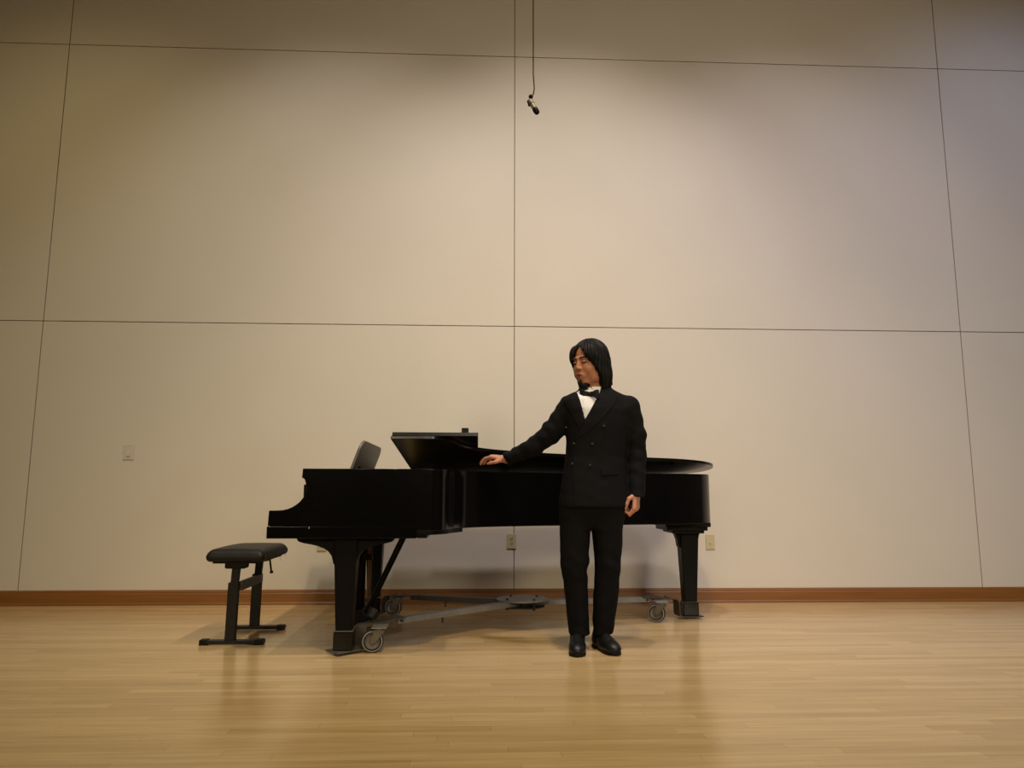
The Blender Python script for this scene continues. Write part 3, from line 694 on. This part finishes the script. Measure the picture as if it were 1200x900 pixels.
# skin: lips, eyelid lines and brows carry their own colour as a mesh attribute
def skin_mat():
    m = bpy.data.materials.new('skin'); m.use_nodes = True; nt = m.node_tree; b = nt.nodes['Principled BSDF']; L = nt.links.new
    at = nt.nodes.new('ShaderNodeAttribute'); at.attribute_name = 'tint'
    tc = nt.nodes.new('ShaderNodeTexCoord'); n = nt.nodes.new('ShaderNodeTexNoise'); n.inputs['Scale'].default_value = 25; n.inputs['Detail'].default_value = 4; L(tc.outputs['Object'], n.inputs['Vector'])
    r = nt.nodes.new('ShaderNodeMapRange'); r.inputs['To Min'].default_value = .9; r.inputs['To Max'].default_value = 1.08; L(n.outputs['Fac'], r.inputs['Value'])
    v = nt.nodes.new('ShaderNodeVectorMath'); v.operation = 'SCALE'; L(at.outputs['Color'], v.inputs[0]); L(r.outputs[0], v.inputs['Scale'])
    L(v.outputs[0], b.inputs['Base Color']); b.inputs['Roughness'].default_value = .5; b.inputs['Specular IOR Level'].default_value = .35
    b.inputs['Subsurface Weight'].default_value = .08; b.inputs['Subsurface Radius'].default_value = (.01, .004, .002); b.inputs['Subsurface Scale'].default_value = .5
    return m
M_skin = skin_mat()
man = sdf_obj('person', body_f, (-.02, 4.0, .0), (1.02, 4.62, 1.76), .0034, M_skin, None, PB)
tag(man, 'long-haired man in black double-breasted suit and bow tie, hand on piano lid', 'person')
me = man.data; nv = len(me.vertices); co = np.empty(nv * 3, np.float32); me.vertices.foreach_get('co', co); co = co.reshape(-1, 3).astype(float) + np.array(PB)
q = head_local(co); tint = np.tile(np.array([.41, .175, .098]), (nv, 1))
hn = co[:, 2] < 1.35; tint[hn] = (.50, .225, .15)
onf = (q[:, 1] > .05) & (np.abs(q[:, 2]) < .2)
lip = onf & (((q[:, 0] / .021) ** 2 + ((q[:, 2] + .0585) / .0105) ** 2) < 1) & (q[:, 1] > .085); tint[lip] = (.30, .085, .06)
ml = onf & (np.abs(q[:, 0]) < .021) & (np.abs(q[:, 2] + .0585) < .0018) & (q[:, 1] > .08); tint[ml] = (.06, .02, .015)
for s in (-1, 1):
    ex = (q[:, 0] - s * .031)
    lash = onf & (np.abs(ex) < .0155) & (np.abs(q[:, 2] - (.0005 - .003 * (1 - (ex / .0155) ** 2))) < .0028); tint[lash] = (.02, .01, .008)
    br = onf & (np.abs(ex - s * .001) < .021) & (np.abs(q[:, 2] - (.0235 + .005 * (1 - ((ex) / .02) ** 2) - s * 0)) < .0046); tint[br] = (.022, .012, .009)
ca = me.color_attributes.new('tint', 'FLOAT_COLOR', 'POINT')
ca.data.foreach_set('color', np.concatenate([tint, np.ones((nv, 1))], 1).astype(np.float32).ravel())

# clothing
def noise3(P, s, seed=0.0):
    x, y, z = (P * s).T
    return (np.sin(x * 1.7 + np.sin(z * 1.3 + seed) * 1.6 + seed) * np.sin(y * 1.9 + z * .7 + seed * 2) + np.sin(z * 2.3 + x * .8 + seed * 3) * .6) / 1.6
jk_tab = smooth_table([.775, .80, .88, .98, 1.06, 1.14, 1.24, 1.33, 1.385, 1.41, 1.43, 1.45, 1.465],
    [(.6605, 4.252, .198, .142, .10), (.6605, 4.252, .197, .142, .10), (.662, 4.252, .192, .138, .12), (.668, 4.25, .183, .128, .16), (.674, 4.25, .177, .122, .2), (.683, 4.248, .182, .124, .24),
     (.690, 4.247, .197, .130, .26), (.694, 4.247, .213, .125, .28), (.695, 4.25, .215, .108, .28), (.694, 4.252, .192, .096, .28), (.688, 4.254, .145, .086, .28), (.682, 4.256, .105, .078, .28), (.678, 4.257, .085, .072, .28)])
def jacket_full(P):
    d = loft(P, jk_tab, 2.25)
    a = smin(cap(P, (.530, 4.25, 1.345), (.425, 4.285, 1.205), .073, .062), cap(P, (.425, 4.285, 1.205), EL_R, .062, .052), .02)
    a = smin(a, cap(P, EL_R, (.160, 4.425, 1.052), .052, .0375), .02)
    # cut the cuff plane
    cd = np.array([.158 - .318, .12, -.066]); cd /= np.linalg.norm(cd); a = smax(a, (P - np.array([.174, 4.42, 1.054])) @ cd, .004)
    b = smin(cap(P, (.862, 4.25, 1.345), (.905, 4.262, 1.19), .074, .063), cap(P, (.905, 4.262, 1.19), (.912, 4.265, 1.07), .062, .055), .02)
    b = smin(b, cap(P, (.912, 4.265, 1.07), (.897, 4.21, .84), .055, .046), .02)
    b = smax(b, .836 - P[:, 2] + (P[:, 0] - .897) * -.12, .004)
    fold = .0022 * noise3(P, 34, 1.3) * (1 + .5 * noise3(P, 11, 4))
    w = np.exp(-((P[:, 2] - 1.12) / .12) ** 2)
    a = a + fold * 1.3 + .0016 * np.sin(P[:, 0] * 95 + P[:, 2] * 60); b = b + fold * (.7 + w)
    d = smin(d, a, .028); d = smin(d, b, .016)
    # seams: armhole left of the sleeve, front overlap edge
    d = d + fold * .5
    return d
V = np.array([(.594, 1.262), (.552, 1.452), (.575, 1.50), (.70, 1.50), (.706, 1.455)])
def vcut(P):
    x, z = P[:, 0], P[:, 2]
    a, b, c = V[0], V[1], V[4]
    nl = np.array([-(b[1] - a[1]), b[0] - a[0]]); nl /= np.linalg.norm(nl); dl_ = (x - a[0]) * nl[0] + (z - a[1]) * nl[1]
    nr = np.array([(c[1] - a[1]), -(c[0] - a[0])]); nr /= np.linalg.norm(nr); dr = (x - a[0]) * nr[0] + (z - a[1]) * nr[1]
    return np.maximum(np.maximum(dl_, dr), P[:, 1] - 4.25)
def jacket_f(P):
    d = jacket_full(P)
    neckhole = cap(P, (.668, 4.245, 1.43), (.655, 4.23, 1.60), .068, .09)
    # stand collar roll round the back of the neck
    q = P - np.array([.676, 4.256, 1.452]); qz = q[:, 2] - .06 * (q[:, 1]) ; rr = np.hypot(q[:, 0], q[:, 1] * 1.05) - .078
    ring = np.hypot(rr / 1.0, qz * .75) - .017; ring = np.where(q[:, 1] > -.035, ring, .05)
    d = smin(d, ring, .012)
    d = smax(d, -neckhole, .004)
    d = smax(d, -vcut(P), .003)
    return d
jacket = sdf_obj('jacket', jacket_f, (.10, 4.05, .76), (1.0, 4.52, 1.50), .0046, M_suit, man)
def shirt_f(P):
    d = loft(P, jk_tab, 2.25) + .014 + .0008 * np.sin(P[:, 0] * 260)
    d = smax(d, 1.0 - P[:, 2], .005)
    band = np.maximum(np.hypot(P[:, 0] - .664, P[:, 1] - 4.245) - .0655, np.abs(P[:, 2] - (1.437 + .12 * (P[:, 1] - 4.245))) - .026)
    d = smin(d, band, .004)
    return d
sh = sdf_obj('shirt', shirt_f, (.46, 4.08, .98), (.90, 4.42, 1.50), .004, M_shirt, man)
def surf_y(f, x, z, y0=3.95, y1=4.30):
    y = np.full(len(x), y0)
    for _ in range(70):
        d = f(np.stack([x, y, z], 1)); y = np.minimum(y + np.maximum(d, .0) * .7, y1)
    return y
def inside(poly, x, z):
    r = np.zeros(len(x), bool); n = len(poly)
    for i in range(n):
        (x1, z1), (x2, z2) = poly[i], poly[(i + 1) % n]
        c = ((z1 > z) != (z2 > z)) & (x < (x2 - x1) * (z - z1) / (z2 - z1 + 1e-12) + x1); r ^= c
    return r
def drape(name, poly, f, off, thick, material, parent, h=.003):
    poly = np.array(poly); lo = poly.min(0) - h; hi = poly.max(0) + h
    nx, nz = np.ceil((hi - lo) / h).astype(int) + 1
    X, Z = np.meshgrid(lo[0] + np.arange(nx) * h, lo[1] + np.arange(nz) * h, indexing='ij')
    cin = inside(poly, (X[:-1, :-1] + h / 2).ravel(), (Z[:-1, :-1] + h / 2).ravel()).reshape(nx - 1, nz - 1)
    Y = surf_y(f, X.ravel(), Z.ravel()).reshape(X.shape)
    bm = bmesh.new(); F_ = {}; B_ = {}
    def gv(D, i, j, o):
        if (i, j) not in D: D[(i, j)] = bm.verts.new((X[i, j] - PB.x, Y[i, j] - o - PB.y, Z[i, j] - PB.z))
        return D[(i, j)]
    for i in range(nx - 1):
        for j in range(nz - 1):
            if not cin[i, j]: continue
            q4 = [(i, j), (i + 1, j), (i + 1, j + 1), (i, j + 1)]
            bm.faces.new([gv(F_, a, b, off + thick) for a, b in q4]); bm.faces.new([gv(B_, a, b, off - .002) for a, b in q4[::-1]])
            for (e, (di, dj)) in enumerate(((0, -1), (1, 0), (0, 1), (-1, 0))):
                ii, jj = i + di, j + dj
                if 0 <= ii < nx - 1 and 0 <= jj < nz - 1 and cin[ii, jj]: continue
                a, b = q4[e], q4[(e + 1) % 4]
                bm.faces.new([gv(F_, *b, off + thick), gv(F_, *a, off + thick), gv(B_, *a, off - .002), gv(B_, *b, off - .002)])
    # relax the outline
    bv = [v for v in bm.verts if v.is_boundary or len(v.link_faces) < 7]
    for _ in range(2): bmesh.ops.smooth_vert(bm, verts=bm.verts[:], factor=.5, use_axis_x=True, use_axis_z=True)
    me_ = bpy.data.meshes.new(name); bm.to_mesh(me_); bm.free(); me_.materials.append(material); me_.shade_smooth()
    o = new_obj(name, me_, parent); WORLD[o] = PB; return o
drape('lapel', [(.700, 1.462), (.722, 1.452), (.742, 1.425), (.757, 1.409), (.795, 1.408), (.770, 1.355), (.700, 1.275), (.620, 1.200), (.535, 1.145), (.560, 1.20), (.594, 1.262), (.650, 1.355), (.690, 1.43)], jacket_full, 0, .004, M_suit, jacket)
drape('lapel', [(.552, 1.420), (.540, 1.412), (.527, 1.404), (.512, 1.402), (.478, 1.388), (.492, 1.345), (.530, 1.27), (.563, 1.205), (.594, 1.262), (.575, 1.345), (.553, 1.415)], jacket_full, 0, .0035, M_suit, jacket)
drape('pocket_flap', [(.676, .995), (.786, 1.003), (.788, .957), (.680, .951)], jacket_full, 0, .0045, M_suit, jacket)
drape('front_overlap', [(.535, 1.148), (.60, 1.19), (.60, .785), (.528, .785), (.522, 1.0)], jacket_full, -.001, .003, M_suit, jacket, .004)
drape('shirt_placket', [(.581, 1.40), (.612, 1.40), (.606, 1.25), (.590, 1.25)], shirt_f, 0, .0015, M_shirt, sh, .003)
for bx_, bz in ((.498, 1.226), (.699, 1.227), (.535, 1.131), (.633, 1.127), (.525, 1.018), (.619, 1.009)):
    yy = surf_y(jacket_full, np.array([bx_]), np.array([bz]))[0] - .002
    m = MB(); m.lathe([(0, -.0055), (.004, -.006), (.0070, -.0050), (.0078, -.0035), (.0078, .001), (0, .001)], (bx_, yy, bz), 'y', 20); m.build('button', M_button, jacket, base=PB, smooth='auto')
# wing collar points
TW = R_(22); tf = np.array([-math.sin(TW), -math.cos(TW), 0]); tr = np.array([math.cos(TW), -math.sin(TW), 0])
BC = np.array([.628, 4.152, 1.412])
def bow_f(P):
    q = P - BC; u = q @ tr; v = q @ tf; z = q[:, 2]
    Q = np.stack([u, v, z], 1)
    d = ell(Q, (0, .006, 0), (.011, .010, .012))
    for s in (-1, 1):
        hw = .009 + .018 * np.clip(np.abs(u) / .05, 0, 1) + .0015 * np.sin(np.abs(u) * 200)
        w = np.maximum(np.maximum(np.abs(z - s * -.004 * np.abs(u) / .05) - hw, np.abs(v - .002 - .01 * np.sin(np.clip(np.abs(u) / .05, 0, 1) * 2.4)) - .006), np.maximum(-s * u, s * u - .056))
        d = smin(d, w, .004)
    return d
sdf_obj('bow_tie', bow_f, (.54, 4.09, 1.37), (.72, 4.22, 1.455), .0028, M_satin, man)
def collar_f(P):
    q = P - np.array([.664, 4.245, 1.45]); r = np.hypot(q[:, 0], q[:, 1]); ang = np.arctan2(q @ tr, q @ tf)
    top = .017 - .012 * np.clip(np.abs(ang) / 1.2, 0, 1) * 0; bot = -.030 - .010 * np.exp(-((np.abs(ang) - .5) / .3) ** 2)
    d = np.maximum(np.abs(r - (.070 - .10 * np.clip(q[:, 2], -.05, .05) * .4)) - .0022, np.maximum(q[:, 2] - top - .12 * q[:, 1], bot - q[:, 2] + .12 * q[:, 1]))
    return np.maximum(d, .10 - np.abs(ang))
sdf_obj('shirt_collar', collar_f, (.57, 4.15, 1.39), (.76, 4.34, 1.51), .0028, M_shirt, sh)
# trousers
def leg_tab(z, v): return smooth_table(z, v)
LA = smooth_table([.080, .10, .19, .28, .373, .42, .466, .513, .58, .645, .74, .84],
    [(.571, 4.268, .058, .078, 0), (.568, 4.266, .058, .076, 0), (.560, 4.256, .061, .072, 0), (.5545, 4.25, .064, .073, 0), (.548, 4.243, .068, .075, 0), (.541, 4.238, .070, .079, 0), (.5425, 4.236, .0815, .085, 0),
     (.543, 4.24, .080, .086, 0), (.547, 4.246, .084, .092, 0), (.551, 4.252, .088, .098, 0), (.560, 4.256, .095, .108, 0), (.565, 4.258, .10, .112, 0)])
LB = smooth_table([.078, .10, .19, .28, .373, .42, .466, .513, .58, .645, .74, .84],
    [(.703, 4.276, .058, .078, -.2), (.703, 4.274, .059, .076, -.2), (.710, 4.262, .065, .073, -.2), (.718, 4.252, .071, .074, -.1), (.724, 4.246, .071, .076, 0), (.727, 4.242, .070, .079, 0), (.730, 4.24, .071, .083, 0),
     (.732, 4.243, .076, .086, 0), (.734, 4.248, .083, .092, 0), (.731, 4.252, .087, .098, 0), (.737, 4.256, .094, .108, 0), (.745, 4.258, .10, .112, 0)])
HP = smooth_table([.66, .72, .80, .90, 1.0], [(.645, 4.256, .15, .09, 0), (.648, 4.255, .178, .112, 0), (.655, 4.255, .187, .122, 0), (.66, 4.255, .180, .118, 0), (.665, 4.255, .165, .105, 0)])
def trousers_f(P):
    wr = .0034 * noise3(P, 26, 2.2) * (.35 + np.exp(-((P[:, 2] - .44) / .09) ** 2) + .9 * np.exp(-((P[:, 2] - .11) / .06) ** 2))
    a = loft(P, LA, 2.1); b = loft(P, LB, 2.1); h = loft(P, HP, 2.2)
    # pressed crease at the front of each leg
    d = np.minimum(a, b); d = smin(d, h, .03)
    cut = np.maximum(np.abs(P[:, 0] - .640) - .004 - .012 * np.clip((.62 - P[:, 2]) / .3, 0, 1) * np.exp(-((P[:, 2] - .44) / .12) ** 2), P[:, 2] - .64)
    d = smax(d, -cut, .01)
    hollow = np.minimum(cap(P, (.568, 4.272, .0), (.566, 4.268, .12), .047, .040), cap(P, (.703, 4.28, .0), (.703, 4.276, .12), .047, .040))
    d = smax(d, -hollow, .003)
    return d + wr
sdf_obj('trousers', trousers_f, (.40, 4.08, .04), (.90, 4.42, .98), .0048, M_suit_t, man)
# shoes
def shoe(heel, toe, name):
    h = np.array([*heel, 0.]); tdir = np.array([*toe, 0.]) - h; Ls = np.linalg.norm(tdir); tdir /= Ls; sd = np.array([-tdir[1], tdir[0], 0]); k = Ls / .29
    def loc(P): q = P - h; return np.stack([(q @ tdir) / k, q @ sd, q[:, 2]], 1)
    def upper(P):
        q = loc(P)
        d = ell(q, (.238, 0, .030), (.052, .041, .030)); d = smin(d, ell(q, (.19, 0, .034), (.08, .045, .040)), .02)
        d = smin(d, ell(q, (.12, 0, .045), (.085, .037, .052)), .03); d = smin(d, ell(q, (.045, 0, .040), (.045, .035, .055)), .03)
        d = smin(d, cap(q, (.055, 0, .06), (.062, 0, .105), .036, .036), .025)
        d = smin(d, cap(q, (.10, 0, .085), (.155, 0, .068), .020, .020), .012)
        d = smax(d, .012 - q[:, 2], .003)
        # toe cap seam
        d = d + .0012 * np.exp(-((q[:, 0] - .215) / .0025) ** 2)
        return d
    def outline(x): return np.interp(x, [-.004, .0, .02, .05, .10, .15, .20, .24, .27, .288, .295], [.0, .02, .033, .035, .032, .039, .0465, .044, .032, .016, .0])
    def sole(P):
        q = loc(P); w = outline(q[:, 0]); d = np.maximum(np.abs(q[:, 1]) - w, np.maximum(q[:, 0] - .294, -.003 - q[:, 0]))
        zlo = np.where(q[:, 0] < .075, 0.001, np.where(q[:, 0] < .085, .010, .0015 + .0065 * np.clip((.17 - q[:, 0]) / .08, 0, 1) + .006 * np.clip((q[:, 0] - .24) / .05, 0, 1)))
        return smax(d * .8, np.maximum(zlo - q[:, 2], q[:, 2] - .018), .002)
    lo = np.minimum(h, h + tdir * Ls) - np.array([.07, .06, 0.01]); hi = np.maximum(h, h + tdir * Ls) + np.array([.07, .06, .16]); lo[2] = -.004
    u = sdf_obj('shoe', upper, lo, hi, .003, M_shoe, man)
    sdf_obj('sole', sole, lo, hi, .003, M_black, u)
    m = MB()
    for i in range(5):
        l = .100 + i * .016; zt = .1075 - i * .0062
        pts = []
        for s in np.linspace(-1, 1, 9):
            w3 = h + tdir * (l + .004 * s) * k + sd * s * .017; pts.append((w3[0], w3[1], zt - .007 * s * s))
        m.tube(pts, .0017, 6)
    for s in (-1, 1):
        c = h + tdir * .098 * k; m.tube([(c[0] + sd[0] * s * t_ + tdir[0] * .01 * t_ / .02, c[1] + sd[1] * s * t_, .112 + .004 * math.sin(t_ / .022 * 3.14) - t_ * .25) for t_ in np.linspace(0, .022, 7)], .0016, 6)
    m.build('laces', M_black, u, base=PB)
shoe((.568, 4.335), (.528, 4.045), 'shoe'); shoe((.672, 4.345), (.745, 4.070), 'shoe')

for ax_, bx_ in (((.566, 4.272, .045), (.564, 4.262, .20)), ((.700, 4.285, .045), (.703, 4.268, .20))):
    sdf_obj('sock', lambda P, a=ax_, b=bx_: cap(P, a, b, .035, .044), (ax_[0] - .06, 4.2, -.01), (ax_[0] + .06, 4.34, .26), .004, M_black, man)

# hair, brows, goatee
def hair_f(P):
    q = head_local(P); x, y, z = q.T
    ang = np.arctan2(x, -(y + .01))
    st = .0022 * np.sin(ang * 27 + z * 14 + 2 * np.sin(z * 22)) + .0016 * np.sin(ang * 63 + z * 9 + 1.2)
    d = ell(q, (0, -.018, .034), (.090, .108, .098))
    d = smin(d, ell(q, (0, -.072, -.055), (.078, .050, .115)), .03)
    for s in (-1, 1):
        d = smin(d, ell(q, (s * .073, -.012, -.035), (.024, .062, .105)), .03)
        d = smin(d, ell(q, (s * .056, .046, .035), (.028 if s > 0 else .022, .040, .060)), .02)
        d = smin(d, cap(q, (s * .064, -.03, -.07), (s * .050, -.045, -.118), .026, .010), .02)
    d = smin(d, cap(q, (0, -.080, -.09), (.0, -.070, -.130), .040, .012), .03)
    d = smin(d, cap(q, (.035, -.085, -.085), (.046, -.118, -.122), .018, .002), .010); d = smin(d, cap(q, (.02, -.095, -.045), (.028, -.142, -.082), .014, .001), .008); d = smin(d, cap(q, (.0, -.10, -.03), (.0, -.135, -.066), .012, .001), .008)
    d = smin(d, cap(q, (-.04, -.085, -.085), (-.052, -.105, -.125), .018, .003), .012)
    wz = np.interp(z, [-.25, -.10, -.04, 0, .04, .07, .090, .12], [.076, .072, .066, .058, .044, .027, .006, -.02])
    yb = np.interp(z, [-.16, -.10, -.06, -.02, .02, .05, .09], [-.005, .004, .020, .045, .072, .092, .14])
    yb = yb + np.where(x < 0, .012, 0) * (z < .05)
    face = np.maximum(np.abs(x) - wz, .035 - y)             # opening in front
    side = yb - y                                            # everything ahead of the curtain edge
    op = np.minimum(face, np.maximum(side, z - .085))
    d = smax(d, -op, .006)
    part = np.exp(-(x / .003) ** 2) * (y > -.02) * (z > .08) * .004
    # hollow for neck below the chin line
    d = smax(d, -(cap(q, (0, .01, -.09), (0, .03, -.25), .052, .06)), .008)
    return (d + st + part) * HS
sdf_obj('hair', hair_f, (.48, 4.05, 1.40), (.82, 4.40, 1.775), .003, M_hair, man)
def goat_f(P):
    q = head_local(P); x, y, z = q.T
    d = ell(q, (0, .060, -.105), (.031, .030, .025)); d = smin(d, cap(q, (0, .085, -.075), (0, .086, -.095), .006, .012), .008)
    d = smin(d, cap(q, (0, .072, -.115), (0, .078, -.140), .017, .005), .012)
    return (d + .0011 * np.sin(x * 420 + z * 120) + .0008 * np.sin(z * 300 + x * 300)) * HS
sdf_obj('goatee', goat_f, (.48, 4.05, 1.42), (.72, 4.26, 1.56), .0028, M_hair, man)
